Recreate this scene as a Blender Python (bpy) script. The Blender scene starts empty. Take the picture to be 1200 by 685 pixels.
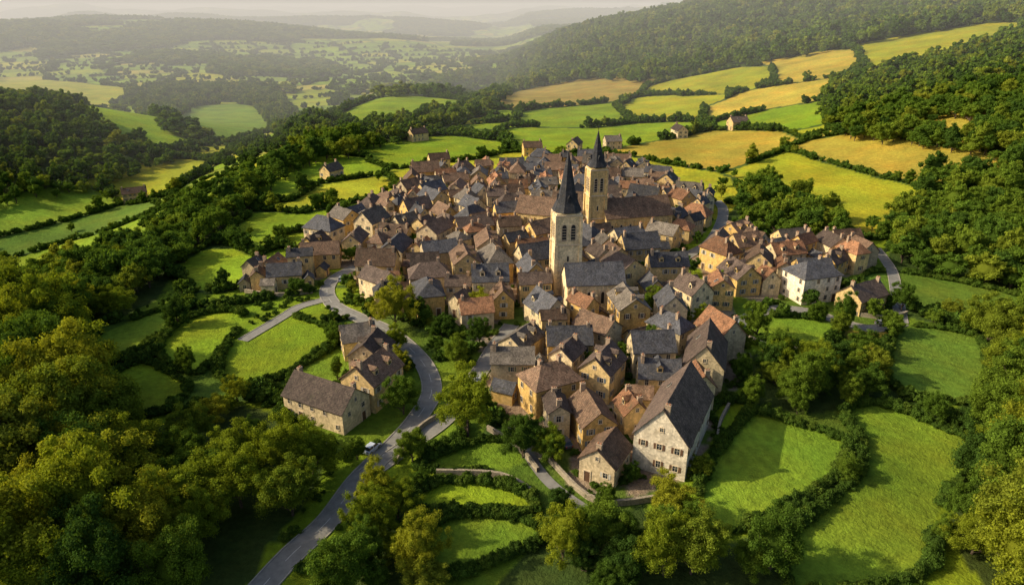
import bpy, math, random, bmesh
import numpy as np
from mathutils import Vector
random.seed(7); rng=np.random.default_rng(7)
C=bpy.context
# ------------------------------------------------------------------ survey data (metres; x east, y north)
def PL(s): return [tuple(float(a) for a in p.split(',')) for p in s.split()]
ROADS={'main':(PL('-38,76 -35,84 -31,92 -28,103 -23,114 -20,122 -18,132 -20,142 -25,152 -33,163 -43,172 -51,180 -56,191 -56,202 -51,212'),4.1),
'street':(PL('-27,104 -22,111 -14,122 -10,134 -7,143 -4,154 0,165'),3.8),
'east':(PL('107,170 97,166 90,170 84,176 74,177 63,169 56,161'),3.8),
'east2':(PL('107,170 116,190 124,208 128,222 130,232'),3.0),
'north':(PL('47,200 58,217 71,234 83,261 90,283 91,297'),3.8),
'west':(PL('-70,159 -64,173 -61,180 -54,185'),3.0),
'path':(PL('0,119 6,103 13,94'),2.2)}
G=(.20,.30,.016);G2=(.155,.25,.02);DG=(.10,.175,.02);Y=(.32,.34,.022);O=(.38,.315,.045);B=(.31,.25,.055)
FLD=[('-90,155 -91,171 -83,178 -75,174 -73,161 -74,143 -81,145',G),('-70,143 -72,161 -61,173 -45,158 -53,141 -60,135',G),
('-94,138 -91,148 -81,142 -73,134 -77,123 -87,130',G),('-113,155 -99,181 -91,173 -94,155 -101,146',G2),('-52,141 -45,156 -38,149 -39,135 -46,133',G2),
('-17,107 -9,113 -2,114 2,108 -5,105 -16,105',G2),('-17,97 -12,102 0,100 4,94 -4,94 -15,93',G),('-14,88 -12,92 -3,93 6,89 0,84 -12,79',G2),('-19,120 -12,121 -10,116 -17,111',G2),
('34,101 46,119 52,124 66,115 63,107 53,98 42,91 32,89',G2),('43,83 47,90 63,103 69,114 71,125 80,128 88,120 91,111 73,94 64,81 51,77 42,77',G2),('43,126 49,129 51,126 43,116',G),
('61,164 66,171 81,172 88,166 80,154 68,155',G2),('82,156 89,166 100,164 97,159 88,149 81,153',O),('90,145 106,167 122,162 115,146 104,130 92,130 87,135',DG),('112,204 128,208 153,187 141,170 117,178 109,187',DG),
('120,352 153,371 169,309 168,278 148,252 131,252 126,280 118,309',Y),('163,381 189,382 215,330 221,314 194,307 178,320 162,361',O),('226,383 243,389 248,366 228,354',O),('71,421 104,443 149,448 152,401 114,363 91,380',O),
('51,385 68,388 102,337 92,305 63,308 62,351',Y),('158,497 187,512 221,506 207,451 182,448 158,458',G),('158,730 256,716 231,631 157,648',Y),('262,721 336,713 293,601 233,626',O),('341,714 456,711 403,624 295,597',Y),
('91,622 151,656 164,589 129,525 93,545',Y),('-9,710 43,888 103,862 134,767 72,657 15,630',B),('37,614 93,639 90,546 56,509 26,532',G),('12,492 56,509 119,510 102,461 54,432 21,425',G),('159,568 211,583 245,565 231,502 187,512 156,509',O),
('-122,591 -110,699 -72,661 -70,574 -96,523',G),('-84,422 -45,455 -22,440 -27,399 -61,374 -82,385',G),('-60,364 -27,386 10,399 5,364 -35,347 -52,339',Y),('-114,333 -106,383 -84,397 -73,363 -97,333 -100,301',G),('-100,293 -93,333 -70,343 -60,316 -79,293 -90,273',Y),
('-99,235 -98,280 -81,286 -68,293 -68,263 -88,250 -89,225',G),('-104,217 -101,235 -89,225 -80,234 -76,212 -92,201',G),('-88,250 -56,271 -55,247 -72,238 -74,224',G),('-304,393 -288,416 -267,435 -256,419 -271,386 -287,366',G2),('-284,361 -267,387 -242,408 -215,369 -247,362 -271,341',DG),
('-264,331 -241,353 -192,336 -150,264 -178,263 -246,305',G),('-268,448 -252,501 -232,485 -238,422',Y),('-312,635 -423,993 -357,977 -274,767 -273,614',G2),('-373,591 -592,1086 -286,579 -299,537',G),('-956,1329 -829,1279 -631,1135 -599,1026 -760,1049',Y)]
WOOD=['-87,76 -173,178 -117,155 -97,142 -85,127 -75,120 -68,127 -55,127 -44,117 -36,107 -36,96 -40,86 -43,76',
'-222,231 -286,308 -174,239 -150,253 -133,261 -133,339 -129,398 -111,448 -99,502 -89,451 -96,384 -114,333 -112,273 -112,226 -110,205 -106,185 -117,160 -120,152',
'-114,463 -73,600 -32,663 -16,1296 0,759 -39,531 -84,422','-346,390 -439,521 -733,1103 -356,608 -292,548 -257,512 -263,449 -274,429 -303,391',
'-636,1172 -538,1279 -362,1107 -130,501 -153,476 -363,994 -457,1017 -342,636','126,216 160,269 185,303 224,307 273,324 230,170 159,170 142,191 126,204',
'231,531 295,561 385,594 522,663 450,400 267,315 231,317 218,336 189,382 197,411 197,446','85,263 103,296 123,324 126,280 129,247 113,233 97,247','57,144 65,155 76,151 90,145 87,130 74,126 55,126',
'98,130 116,150 134,170 164,175 120,73 76,68 73,90 90,109','0,76 1,82 6,90 15,93 29,94 32,86 41,86 40,76','-28,76 -28,86 -25,94 -18,96 -14,86 -13,76',
'140,775 262,735 341,725 456,722 560,700 1000,900 1800,1500 1800,1900 -20,1500 -15,1296 0,930 43,900 103,872','520,660 560,700 1000,900 1200,700 700,420 450,380']
VIL=['-43,188 -56,210 -69,215 -74,240 -63,268 -52,303 -51,334 -18,353 19,374 56,373 76,331 74,289 91,302 75,251 60,228 45,203 52,192 63,186 62,171 55,157 59,150 53,136 44,127 41,116 31,102 21,97 14,98 8,103 0,116 -6,136 -9,156 -24,172 -35,167','59,219 79,240 92,232 122,233 123,216 103,200 83,188 74,180 62,190','-62,190 -58,206 -66,212 -84,210 -86,196 -74,188']
TREES=PL('-31,164 -9,116 2,109 -17,159 -13,144 -19,108 -23,124 -29,150 123,237 111,178 138,251 40,173 50,182 34,149 -77,286 -292,599 -251,373 -259,426 204,275 24,141 7,108 50,164 47,106 -9,171 -26,169 34,252 60,243 18,139')
# ------------------------------------------------------------------ helpers
def S(a,b,x):
    t=np.clip((x-a)/(b-a),0,1); return t*t*(3-2*t)
def h2(i,j,s):
    v=np.sin(i*127.1+j*311.7+s*74.7)*43758.5453
    return v-np.floor(v)
def vn(x,y,s=0):
    i=np.floor(x);j=np.floor(y);u=x-i;v=y-j;u=u*u*(3-2*u);v=v*v*(3-2*v)
    return (h2(i,j,s)*(1-u)+h2(i+1,j,s)*u)*(1-v)+(h2(i,j+1,s)*(1-u)+h2(i+1,j+1,s)*u)*v
def fbm(x,y,s=0,o=4):
    r=0;a=.5
    for k in range(o):
        r=r+a*vn(x*2**k,y*2**k,s+k);a*=.5
    return r
def ridge(x,y,x0,y0,x1,y1,w,h0,h1):
    L2=(x1-x0)**2+(y1-y0)**2;t=np.clip(((x-x0)*(x1-x0)+(y-y0)*(y1-y0))/L2,0,1)
    d=np.hypot(x-x0-t*(x1-x0),y-y0-t*(y1-y0));return (h0+(h1-h0)*t)*np.exp(-(d/w)**2)*(1+.5*(vn(x/330,y/330,44)-.5))
def hgt(x,y):
    x=np.asarray(x,float);y=np.asarray(y,float)
    A=S(-115,-270,x); Bq=S(650,1200,y)*S(150,-50,x)
    z=-47*(1-(1-A)*(1-Bq))
    z=z+60*np.exp(-(((x+430)/170)**2+((y-560)/190)**2))
    v=0.25*30*np.log1p(np.exp(np.clip((x-135)/30,-20,60)))
    Hn=170*(1-np.exp(-v/170))*S(150,430,y)*(1-S(1500,2500,y))
    f=.5*(x+10+np.sqrt((x+10)**2+90**2))
    Hf=200*(1-np.exp(-.25*f/200))*S(780,1300,y)*(1-S(1400,2300,y))
    z=z+(Hn**3+Hf**3+1e-6)**(1/3)
    z=z+80*np.exp(-(((x+1500)/600)**2+((y-2300)/450)**2))
    z=z+ridge(x,y,-1900,3000,-500,2500,330,90,35)
    z=z+ridge(x,y,1500,3300,250,2700,300,140,20)
    z=z+ridge(x,y,-2600,4600,-300,4100,380,105,50)
    z=z+ridge(x,y,2600,5300,200,4800,420,170,45)
    z=z+ridge(x,y,-4500,7200,-200,6600,600,160,70)
    z=z+ridge(x,y,5500,8200,300,7600,650,200,90)
    z=z+ridge(x,y,-7000,10500,7000,10800,900,150,165)
    z=z+50*S(-600,-1000,x)*S(1400,900,y)
    amp=3*S(300,600,y)+14*S(700,1300,y)+26*S(2600,6000,y)
    z=z+amp*(fbm(x/420,y/420,3)*2-1)
    z=z+4*np.exp(-(((x-15)/70)**2+((y-220)/80)**2))
    return z
def hz(x,y): return float(hgt(x,y))
def catmull(P,closed=False,n=6):
    P=np.array(P);m=len(P);out=[]
    R=range(m) if closed else range(m-1)
    for i in R:
        if closed: p0,p1,p2,p3=P[i-1],P[i],P[(i+1)%m],P[(i+2)%m]
        else: p0,p1,p2,p3=P[max(i-1,0)],P[i],P[i+1],P[min(i+2,m-1)]
        for k in range(n):
            t=k/n
            out.append(.5*((2*p1)+(-p0+p2)*t+(2*p0-5*p1+4*p2-p3)*t*t+(-p0+3*p1-3*p2+p3)*t**3))
    if not closed: out.append(P[-1])
    return np.array(out)
def inpoly(x,y,P):
    P=np.asarray(P);x=np.asarray(x);y=np.asarray(y)
    r=np.zeros(x.shape,bool)
    bb=(x>=P[:,0].min())&(x<=P[:,0].max())&(y>=P[:,1].min())&(y<=P[:,1].max())
    xs=x[bb];ys=y[bb];q=np.zeros(xs.shape,bool);n=len(P)
    for i in range(n):
        x1,y1=P[i];x2,y2=P[(i+1)%n]
        if y1==y2: continue
        q^=((y1>ys)!=(y2>ys))&(xs<(x2-x1)*(ys-y1)/(y2-y1)+x1)
    r[bb]=q
    return r
def resample(P,step):
    P=np.asarray(P);d=np.hypot(*np.diff(P,axis=0).T);s=np.concatenate([[0],np.cumsum(d)])
    t=np.arange(0,s[-1],step)
    return np.stack([np.interp(t,s,P[:,0]),np.interp(t,s,P[:,1])],1)
FALL=[(np.array(PL(s)),c) for s,c in FLD]
FP=[(catmull(PL(s),True,5),c) for s,c in FLD if np.mean([p[1] for p in PL(s)])<210]   # near, exactly surveyed
FE=[(P,c) for P,c in FALL if P[:,1].mean()>=210]  # farther ones: share boundaries with neighbours
WP=[catmull(PL(s),True,3) for s in WOOD]
VP=[np.array(PL(s)) for s in VIL]
RP={k:(catmull(p,False,8),w) for k,(p,w) in ROADS.items()}
RALL=np.concatenate([resample(p,1.5) for p,w in RP.values()])
def roaddist(x,y):
    x=np.asarray(x,float).ravel();y=np.asarray(y,float).ravel()
    r=np.full(x.shape,99.);m=(np.abs(x)<140)&(y<310)&(y>60)
    idx=np.where(m)[0]
    for c in range(0,len(idx),20000):
        ii=idx[c:c+20000]
        r[ii]=np.sqrt(((x[ii,None]-RALL[None,:,0])**2+(y[ii,None]-RALL[None,:,1])**2).min(1))
    return r
def pdist(x,y,P):
    d=np.full(x.shape,1e9);n=len(P)
    for i in range(n):
        ax,ay=P[i];bx,by=P[(i+1)%n];L2=(bx-ax)**2+(by-ay)**2
        t=np.clip(((x-ax)*(bx-ax)+(y-ay)*(by-ay))/L2,0,1)
        d=np.minimum(d,(x-ax-t*(bx-ax))**2+(y-ay-t*(by-ay))**2)
    d=np.sqrt(d);return np.where(inpoly(x,y,P),-d,d)
def voro(x,y):
    x=np.asarray(x,float);y=np.asarray(y,float)
    c=np.where(y<720,1/46.,1/120.)
    wx=x+14*(vn(x/60,y/60,31)-.5);wy=y+14*(vn(x/60,y/60,32)-.5)
    px=(wx*.9+wy*.43)*c;py=(-wx*.43+wy*.9)*c*1.6
    i0=np.floor(px);j0=np.floor(py)
    d1=np.full(x.shape,9.);d2=d1.copy();idd=np.zeros(x.shape)
    for a in(-1,0,1):
        for b in(-1,0,1):
            i=i0+a;j=j0+b
            qx=i+.5+.62*(h2(i,j,51)-.5);qy=j+.5+.62*(h2(i,j,52)-.5)
            d=np.maximum(np.abs(px-qx),np.abs(py-qy))*.6+.4*np.hypot(px-qx,py-qy);h=h2(i,j,53)
            m=d<d1
            d2=np.where(m,d1,np.minimum(d2,d));idd=np.where(m,h,idd);d1=np.where(m,d,d1)
    e=(d2-d1)*.5/c
    T=.045*y;a1=np.full(x.shape,999.);a2=a1.copy();k=np.full(x.shape,-1)
    for n,(P,cc) in enumerate(FE):
        m=(x>P[:,0].min()-45)&(x<P[:,0].max()+45)&(y>P[:,1].min()-45)&(y<P[:,1].max()+45)
        if not m.any(): continue
        d=np.full(x.shape,999.);d[m]=pdist(x[m],y[m],P)
        q=d<a1;a2=np.where(q,a1,np.minimum(a2,d));a1=np.where(q,d,a1);k=np.where(q,n,k)
    ins=a1<T
    e=np.where(ins,np.minimum((np.minimum(a2,999)-a1)*.5,T-a1),np.minimum(e,np.abs(a1-T)))
    k=np.where(ins,k,-1)
    idd=np.where(ins,h2(k*1.,k*2.,5),idd)
    return idd,e,k
def woodmask(x,y):
    m=np.zeros(x.shape,bool)
    for P in WP: m|=inpoly(x,y,P)
    n=fbm(x/260+5,y/260,21,3)
    zz=hgt(x,y)
    far=(y>620)&((x<-60)|(y>1250))&(n+.20*S(-35,25,zz)+.03*(y>2500)>.57)
    e3=np.exp(-(((x+430)/190)**2+((y-560)/210)**2))
    lh=(e3>.45)&(n>.38)
    lv=(x<-130)&(y<620)&(n>.62)
    return m|far|lh|lv
# ------------------------------------------------------------------ node helper / materials
def newmat(name):
    m=bpy.data.materials.new(name);m.use_nodes=True;nt=m.node_tree
    return m,nt,nt.nodes['Principled BSDF']
def N(nt,t,**k):
    n=nt.nodes.new(t)
    for a,b in k.items(): setattr(n,a,b)
    return n
def noise(nt,vec,scale,detail=4,rough=.6):
    n=N(nt,'ShaderNodeTexNoise');n.inputs['Scale'].default_value=scale;n.inputs['Detail'].default_value=detail;n.inputs['Roughness'].default_value=rough
    if vec: nt.links.new(vec,n.inputs['Vector'])
    return n.outputs['Fac']
def maprange(nt,s,a,b,c,d):
    n=N(nt,'ShaderNodeMapRange');nt.links.new(s,n.inputs[0])
    for i,v in enumerate((a,b,c,d)): n.inputs[1+i].default_value=v
    return n.outputs[0]
def mix(nt,fac,a,b,mode='MIX'):
    n=N(nt,'ShaderNodeMix',data_type='RGBA',blend_type=mode)
    for sock,v in ((n.inputs[0],fac),(n.inputs[6],a),(n.inputs[7],b)):
        if isinstance(v,(int,float)): sock.default_value=v
        elif isinstance(v,tuple): sock.default_value=v if len(v)==4 else v+(1,)
        else: nt.links.new(v,sock)
    return n.outputs[2]
def math_(nt,op,a,b=None):
    n=N(nt,'ShaderNodeMath',operation=op)
    for i,v in enumerate((a,b)):
        if v is None: continue
        if isinstance(v,(int,float)): n.inputs[i].default_value=v
        else: nt.links.new(v,n.inputs[i])
    return n.outputs[0]
def scalecol(nt,col,fac):
    n=N(nt,'ShaderNodeVectorMath',operation='SCALE')
    if isinstance(col,tuple): n.inputs[0].default_value=col[:3]
    else: nt.links.new(col,n.inputs[0])
    nt.links.new(fac,n.inputs['Scale']);return n.outputs[0]
def bump(nt,b,h,strength,dist):
    n=N(nt,'ShaderNodeBump');n.inputs['Strength'].default_value=strength;n.inputs['Distance'].default_value=dist
    nt.links.new(h,n.inputs['Height']);nt.links.new(n.outputs[0],b.inputs['Normal'])
def pos(nt): return N(nt,'ShaderNodeNewGeometry').outputs['Position']
def objc(nt): return N(nt,'ShaderNodeTexCoord').outputs['Object']
# ground
m,nt,b=newmat('ground_grass');GM=m
at=N(nt,'ShaderNodeVertexColor',layer_name='col').outputs[0];p=pos(nt)
st=N(nt,'ShaderNodeAttribute',attribute_name='stripe');am=N(nt,'ShaderNodeAttribute',attribute_name='amp')
w=math_(nt,'SINE',math_(nt,'MULTIPLY',math_(nt,'ADD',st.outputs['Fac'],math_(nt,'MULTIPLY',noise(nt,p,.06,3),9)),2.2))
w=math_(nt,'ADD',math_(nt,'MULTIPLY',math_(nt,'MULTIPLY',w,maprange(nt,noise(nt,p,.05,3),.35,.65,0,1.3)),am.outputs['Fac']),1)
f=math_(nt,'MULTIPLY',maprange(nt,noise(nt,p,.035,5,.65),.3,.7,.72,1.3),maprange(nt,noise(nt,p,.6,5,.75),.3,.7,.68,1.32))
f=math_(nt,'MULTIPLY',f,w)
c1=scalecol(nt,at,f)
c2=mix(nt,maprange(nt,noise(nt,p,.05,4),.42,.72,0,.65),c1,mix(nt,1.0,c1,(1.5,1.02,.9),'MULTIPLY'))
c2=mix(nt,maprange(nt,noise(nt,p,.022,4),.5,.68,0,.45),c2,mix(nt,1.0,c2,(.65,.8,.8),'MULTIPLY'))
nt.links.new(c2,b.inputs['Base Color']);b.inputs['Roughness'].default_value=.9;b.inputs['Specular IOR Level'].default_value=.1
bump(nt,b,noise(nt,p,1.6,4,.7),1,.6)
# leaves
def leafmat(name,stops,transl=.3):
    m=bpy.data.materials.new(name);m.use_nodes=True;nt=m.node_tree;nt.nodes.remove(nt.nodes['Principled BSDF'])
    oi=N(nt,'ShaderNodeObjectInfo');r=N(nt,'ShaderNodeValToRGB');nt.links.new(oi.outputs['Random'],r.inputs[0])
    e=r.color_ramp.elements
    while len(e)<len(stops): e.new(.5)
    for i,(q,c) in enumerate(stops): e[i].position=q;e[i].color=c+(1,)
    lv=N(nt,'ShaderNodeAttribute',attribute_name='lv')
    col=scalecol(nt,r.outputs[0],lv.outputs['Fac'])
    d=N(nt,'ShaderNodeBsdfDiffuse');t=N(nt,'ShaderNodeBsdfTranslucent');nt.links.new(col,d.inputs[0])
    nt.links.new(mix(nt,1.0,col,(1.5,1.4,.6),'MULTIPLY'),t.inputs[0])
    x=N(nt,'ShaderNodeMixShader');x.inputs[0].default_value=transl
    nt.links.new(d.outputs[0],x.inputs[1]);nt.links.new(t.outputs[0],x.inputs[2]);nt.links.new(x.outputs[0],nt.nodes['Material Output'].inputs[0])
    return m
LEAF=leafmat('leaves_green',[(0,(.05,.095,.017)),(.35,(.085,.145,.018)),(.7,(.125,.185,.02)),(.93,(.175,.215,.022)),(1,(.21,.225,.025))])
LEAFL=leafmat('leaves_golden_green',[(0,(.15,.205,.018)),(.5,(.21,.25,.02)),(1,(.27,.275,.025))],.35)
HEDG=leafmat('hedge_leaves',[(0,(.045,.08,.014)),(.6,(.065,.115,.016)),(1,(.095,.14,.02))],.2)
def simple(name,col,rough=.8,ns=0,amt=.3,spec=.3,metal=0,bmp=0):
    m,nt,b=newmat(name)
    if ns:
        o=objc(nt);f=maprange(nt,noise(nt,o,ns,5,.65),.3,.7,1-amt,1+amt);nt.links.new(scalecol(nt,col,f),b.inputs['Base Color'])
        if bmp: bump(nt,b,noise(nt,o,ns*3,3),.5,bmp)
    else: b.inputs['Base Color'].default_value=col+(1,)
    b.inputs['Roughness'].default_value=rough;b.inputs['Specular IOR Level'].default_value=spec;b.inputs['Metallic'].default_value=metal
    return m
BARK=simple('bark',(.09,.065,.045),.9,3,.4)
def wallmat(name,col):
    m,nt,b=newmat(name);o=objc(nt)
    oi=N(nt,'ShaderNodeObjectInfo').outputs['Random']
    v=N(nt,'ShaderNodeTexVoronoi');v.inputs['Scale'].default_value=2.2;nt.links.new(o,v.inputs['Vector'])
    sc=N(nt,'ShaderNodeSeparateColor');nt.links.new(v.outputs['Color'],sc.inputs[0])
    stone=maprange(nt,sc.outputs[0],0,1,.78,1.22)
    mp=N(nt,'ShaderNodeMapping');mp.inputs['Scale'].default_value=(1,1,.25);nt.links.new(o,mp.inputs[0])
    st=maprange(nt,noise(nt,mp.outputs[0],.9,5,.7),.3,.7,.7,1.2)
    f=math_(nt,'MULTIPLY',math_(nt,'MULTIPLY',stone,st),maprange(nt,oi,0,1,.8,1.2))
    c=scalecol(nt,col,f);c=mix(nt,maprange(nt,noise(nt,o,.35,4),.5,.7,0,.35),c,(.38,.29,.17))
    nt.links.new(c,b.inputs['Base Color']);b.inputs['Roughness'].default_value=.9;b.inputs['Specular IOR Level'].default_value=.15
    bump(nt,b,v.outputs['Distance'],.5,.06);return m
WALLS=[wallmat('limestone_honey',(.60,.43,.19)),wallmat('render_cream',(.68,.54,.32)),wallmat('stone_ochre',(.60,.39,.13)),wallmat('stone_grey_beige',(.50,.40,.25)),wallmat('limewash_white',(.74,.64,.48))]
def roofmat(name,col,rw=.28,rh=.32):
    m,nt,b=newmat(name);uv=N(nt,'ShaderNodeTexCoord').outputs['UV'];p=pos(nt)
    br=N(nt,'ShaderNodeTexBrick');nt.links.new(uv,br.inputs['Vector']);br.inputs['Scale'].default_value=1;br.inputs['Brick Width'].default_value=rw;br.inputs['Row Height'].default_value=rh
    br.inputs['Mortar Size'].default_value=.03;br.inputs['Bias'].default_value=0
    br.inputs['Color1'].default_value=tuple(c*.6 for c in col)+(1,);br.inputs['Color2'].default_value=tuple(c*1.45 for c in col)+(1,);br.inputs['Mortar'].default_value=tuple(c*.35 for c in col)+(1,)
    oi=N(nt,'ShaderNodeObjectInfo').outputs['Random']
    f=math_(nt,'MULTIPLY',maprange(nt,oi,0,1,.55,1.5),maprange(nt,noise(nt,p,.5,5,.7),.3,.7,.58,1.42))
    c=scalecol(nt,br.outputs[0],f)
    c=mix(nt,maprange(nt,noise(nt,p,.9,5,.75),.52,.72,0,.4),c,(.17,.14,.10))
    c=mix(nt,maprange(nt,noise(nt,p,.35,4,.7),.6,.78,0,.5),c,(.085,.085,.04))
    nt.links.new(c,b.inputs['Base Color']);b.inputs['Roughness'].default_value=.8;b.inputs['Specular IOR Level'].default_value=.25
    bump(nt,b,br.outputs['Fac'],-.6,.05);return m
ROOFS=[roofmat('roof_slate',(.07,.07,.078)),roofmat('roof_brown_tile',(.155,.095,.06)),roofmat('roof_rust_tile',(.27,.13,.065)),roofmat('roof_grey_stone',(.14,.118,.095)),roofmat('roof_dark_umber',(.095,.067,.053))]
SPIRE=roofmat('spire_slate',(.04,.042,.05),.25,.25)
GLASS=simple('window_glass',(.02,.025,.03),.15,spec=.6)
TRIM=simple('stone_surround',(.58,.47,.32),.85,2,.15)
SHUT=[simple('shutter_'+n,c,.6,4,.15) for n,c in (('blue',(.16,.2,.23)),('brown',(.13,.07,.04)),('grey',(.27,.26,.24)),('green',(.08,.12,.08)),('white',(.5,.46,.38)))]
DOOR=simple('door_wood',(.11,.06,.035),.6,5,.3)
BRICK=simple('chimney_masonry',(.34,.25,.17),.9,3,.35)
CLAY=simple('chimney_pot_clay',(.36,.17,.09),.8)
ASPH=simple('asphalt',(.21,.20,.18),.9,.6,.25,bmp=.02)
KERB=simple('kerb_stone',(.32,.29,.24),.9,1.5,.25)
PAINT=simple('road_paint_white',(.5,.49,.45),.7,2,.3)
RUB=simple('tyre_rubber',(.02,.02,.02),.9)
CHROME=simple('wheel_alloy',(.5,.5,.5),.35,metal=.8)
DSTONE=simple('drystone',(.3,.25,.18),.95,2.5,.45,bmp=.1)
# ------------------------------------------------------------------ mesh helpers
def mkmesh(name,V,F,mats,fm=None,uv=False,smooth=False):
    me=bpy.data.meshes.new(name);me.from_pydata([tuple(v) for v in V],[],F)
    for q in mats: me.materials.append(q)
    if fm is not None: me.polygons.foreach_set('material_index',fm)
    if smooth: me.polygons.foreach_set('use_smooth',[True]*len(F))
    me.update()
    if uv:
        ul=me.uv_layers.new(name='UVMap').data
        for pl in me.polygons:
            n=pl.normal;h=Vector((0,0,1)).cross(n)
            h=h.normalized() if h.length>1e-4 else Vector((1,0,0))
            v=n.cross(h)
            for li in pl.loop_indices:
                co=me.vertices[me.loops[li].vertex_index].co
                ul[li].uv=(co.dot(h),co.dot(v))
    return me
def link(o,parent=None):
    C.scene.collection.objects.link(o)
    if parent: o.parent=parent
    return o
def obj(name,me,parent=None,loc=None,rz=0):
    o=bpy.data.objects.new(name,me);link(o,parent)
    if loc: o.location=loc
    o.rotation_euler[2]=rz
    return o
class MB:
    def __init__(s): s.V=[];s.F=[];s.M=[]
    def add(s,V,F,m=0):
        n=len(s.V);s.V+=V;s.F+=[tuple(i+n for i in f) for f in F];s.M+=[m]*len(F)
    def box(s,o,a,b,c,m=0):
        o=Vector(o);a=Vector(a)/2;b=Vector(b)/2;c=Vector(c)
        V=[o-a-b,o+a-b,o+a+b,o-a+b,o-a-b+c,o+a-b+c,o+a+b+c,o-a+b+c]
        s.add([tuple(v) for v in V],[(0,3,2,1),(4,5,6,7),(0,1,5,4),(1,2,6,5),(2,3,7,6),(3,0,4,7)],m)
    def bx(s,x0,x1,y0,y1,z0,z1,m=0):
        s.box(((x0+x1)/2,(y0+y1)/2,z0),(x1-x0,0,0),(0,y1-y0,0),(0,0,z1-z0),m)
    def obj(s,name,mats,parent=None,uv=False,loc=None,rz=0,smooth=False):
        if not s.V: return None
        return obj(name,mkmesh(name,s.V,s.F,mats,s.M,uv,smooth),parent,loc,rz)
def ico(sub):
    bm=bmesh.new();bmesh.ops.create_icosphere(bm,subdivisions=sub,radius=1)
    V=np.array([v.co[:] for v in bm.verts]);F=np.array([[v.index for v in f.verts] for f in bm.faces]);bm.free();return V,F
ICO=ico(2)
def unit(n,r):
    v=r.normal(size=(n,3));return v/np.linalg.norm(v,axis=1,keepdims=True)
PROTO=bpy.data.collections.new('tree_kinds')
def plant(name,seed,R,H,base,ncl,nl,leaf,rc,mat,trunk=True,core=.72,squash=.85,spread=(.45,.85),fuzz=(.72,1.12),lobes=1.):
    r=np.random.default_rng(seed)
    cz=(H+base)/2;rz=(H-base)/2
    d=unit(ncl*3,r);d=d[d[:,2]>-.55][:ncl];ncl=len(d)
    ph=np.arctan2(d[:,1],d[:,0]);lob=1+lobes*(.16*np.sin(2*ph+r.uniform(0,6))+.12*np.sin(3*ph+r.uniform(0,6))+.08*np.sin(5*d[:,2]+r.uniform(0,6)))
    dist=r.uniform(spread[0],spread[1],ncl)
    cen=d*np.array([R,R,rz])*(dist*lob)[:,None]+np.array([0,0,cz])
    cr=R*rc*r.uniform(.6,1.3,ncl)*np.where(d[:,2]>.6,.9,1)
    cl=r.uniform(.8,1.2,ncl)
    Vs=[];Fs=[];LV=[];off=0
    dd=unit(ncl*nl,r).reshape(ncl,nl,3);dd[...,2]+=.22;dd/=np.linalg.norm(dd,axis=2,keepdims=True)
    rad=cr[:,None]*r.uniform(fuzz[0],fuzz[1],(ncl,nl))
    P=(cen[:,None]+dd*rad[...,None]*np.array([1,1,squash])).reshape(-1,3)
    n=dd.reshape(-1,3)+.6*r.normal(size=(ncl*nl,3));n/=np.linalg.norm(n,axis=1,keepdims=True)
    t=np.cross(n,unit(ncl*nl,r));t/=np.linalg.norm(t,axis=1,keepdims=True)+1e-9;bq=np.cross(n,t)
    s=(leaf*r.uniform(.55,1.25,ncl*nl))[:,None]
    Q=np.stack([P-t*s,P-bq*s*.6+n*s*.1,P+t*s,P+bq*s*.6+n*s*.1],1).reshape(-1,3)
    Vs.append(Q);Fs+=np.arange(len(Q)).reshape(-1,4).tolist()
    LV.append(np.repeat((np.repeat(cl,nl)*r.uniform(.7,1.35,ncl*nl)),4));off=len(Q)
    iv,jf=ICO
    for k in range(ncl):
        jit=1+.35*(r.random(len(iv))[:,None]-.5)
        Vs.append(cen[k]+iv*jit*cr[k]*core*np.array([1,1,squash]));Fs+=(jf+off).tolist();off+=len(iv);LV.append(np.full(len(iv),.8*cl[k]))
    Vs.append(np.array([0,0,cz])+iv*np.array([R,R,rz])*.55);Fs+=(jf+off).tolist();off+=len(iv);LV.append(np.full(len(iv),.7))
    nleafF=len(Fs)
    if trunk:
        segs=[((0,0,-1.5),(0,0,base+.35*(H-base)),.045*R+.12,.03*R)]
        for k in range(min(7,ncl)):
            c=cen[k*max(1,ncl//7)];segs.append(((0,0,base*.6+.08*k*H*.3),tuple(c),.02*R+.04,.02))
        for a,bb,ra,rb in segs:
            a=Vector(a);bb=Vector(bb);z=(bb-a).normalized();x=z.orthogonal().normalized();y=z.cross(x)
            ring=[]
            for c0,rr in ((a,ra),((a+bb)/2+Vector((r.uniform(-.2,.2),r.uniform(-.2,.2),0)),(ra+rb)/2),(bb,rb)):
                for q in range(6):
                    an=q*math.pi/3;ring.append(tuple(c0+x*math.cos(an)*rr+y*math.sin(an)*rr))
            Vs.append(np.array(ring));LV.append(np.ones(18))
            for l in range(2):
                for q in range(6): Fs.append([off+l*6+q,off+l*6+(q+1)%6,off+l*6+6+(q+1)%6,off+l*6+6+q])
            off+=18
    V=np.concatenate(Vs);me=bpy.data.meshes.new(name);me.from_pydata(V.tolist(),[],Fs)
    me.materials.append(mat);me.materials.append(BARK)
    mi=np.zeros(len(Fs),int);mi[nleafF:]=1;me.polygons.foreach_set('material_index',mi)
    a=me.attributes.new('lv','FLOAT','POINT');a.data.foreach_set('value',np.concatenate(LV).astype(np.float32))
    me.update();o=bpy.data.objects.new(name,me);PROTO.objects.link(o);return me
PM=[]
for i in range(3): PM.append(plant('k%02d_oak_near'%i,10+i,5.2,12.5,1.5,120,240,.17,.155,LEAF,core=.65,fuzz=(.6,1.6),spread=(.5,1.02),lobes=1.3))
for i in range(2): PM.append(plant('k%02d_ash_near'%(3+i),20+i,5.0,14,1.8,125,230,.16,.145,LEAFL,spread=(.4,1.08),core=.6,fuzz=(.55,1.7),lobes=1.5))
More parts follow.
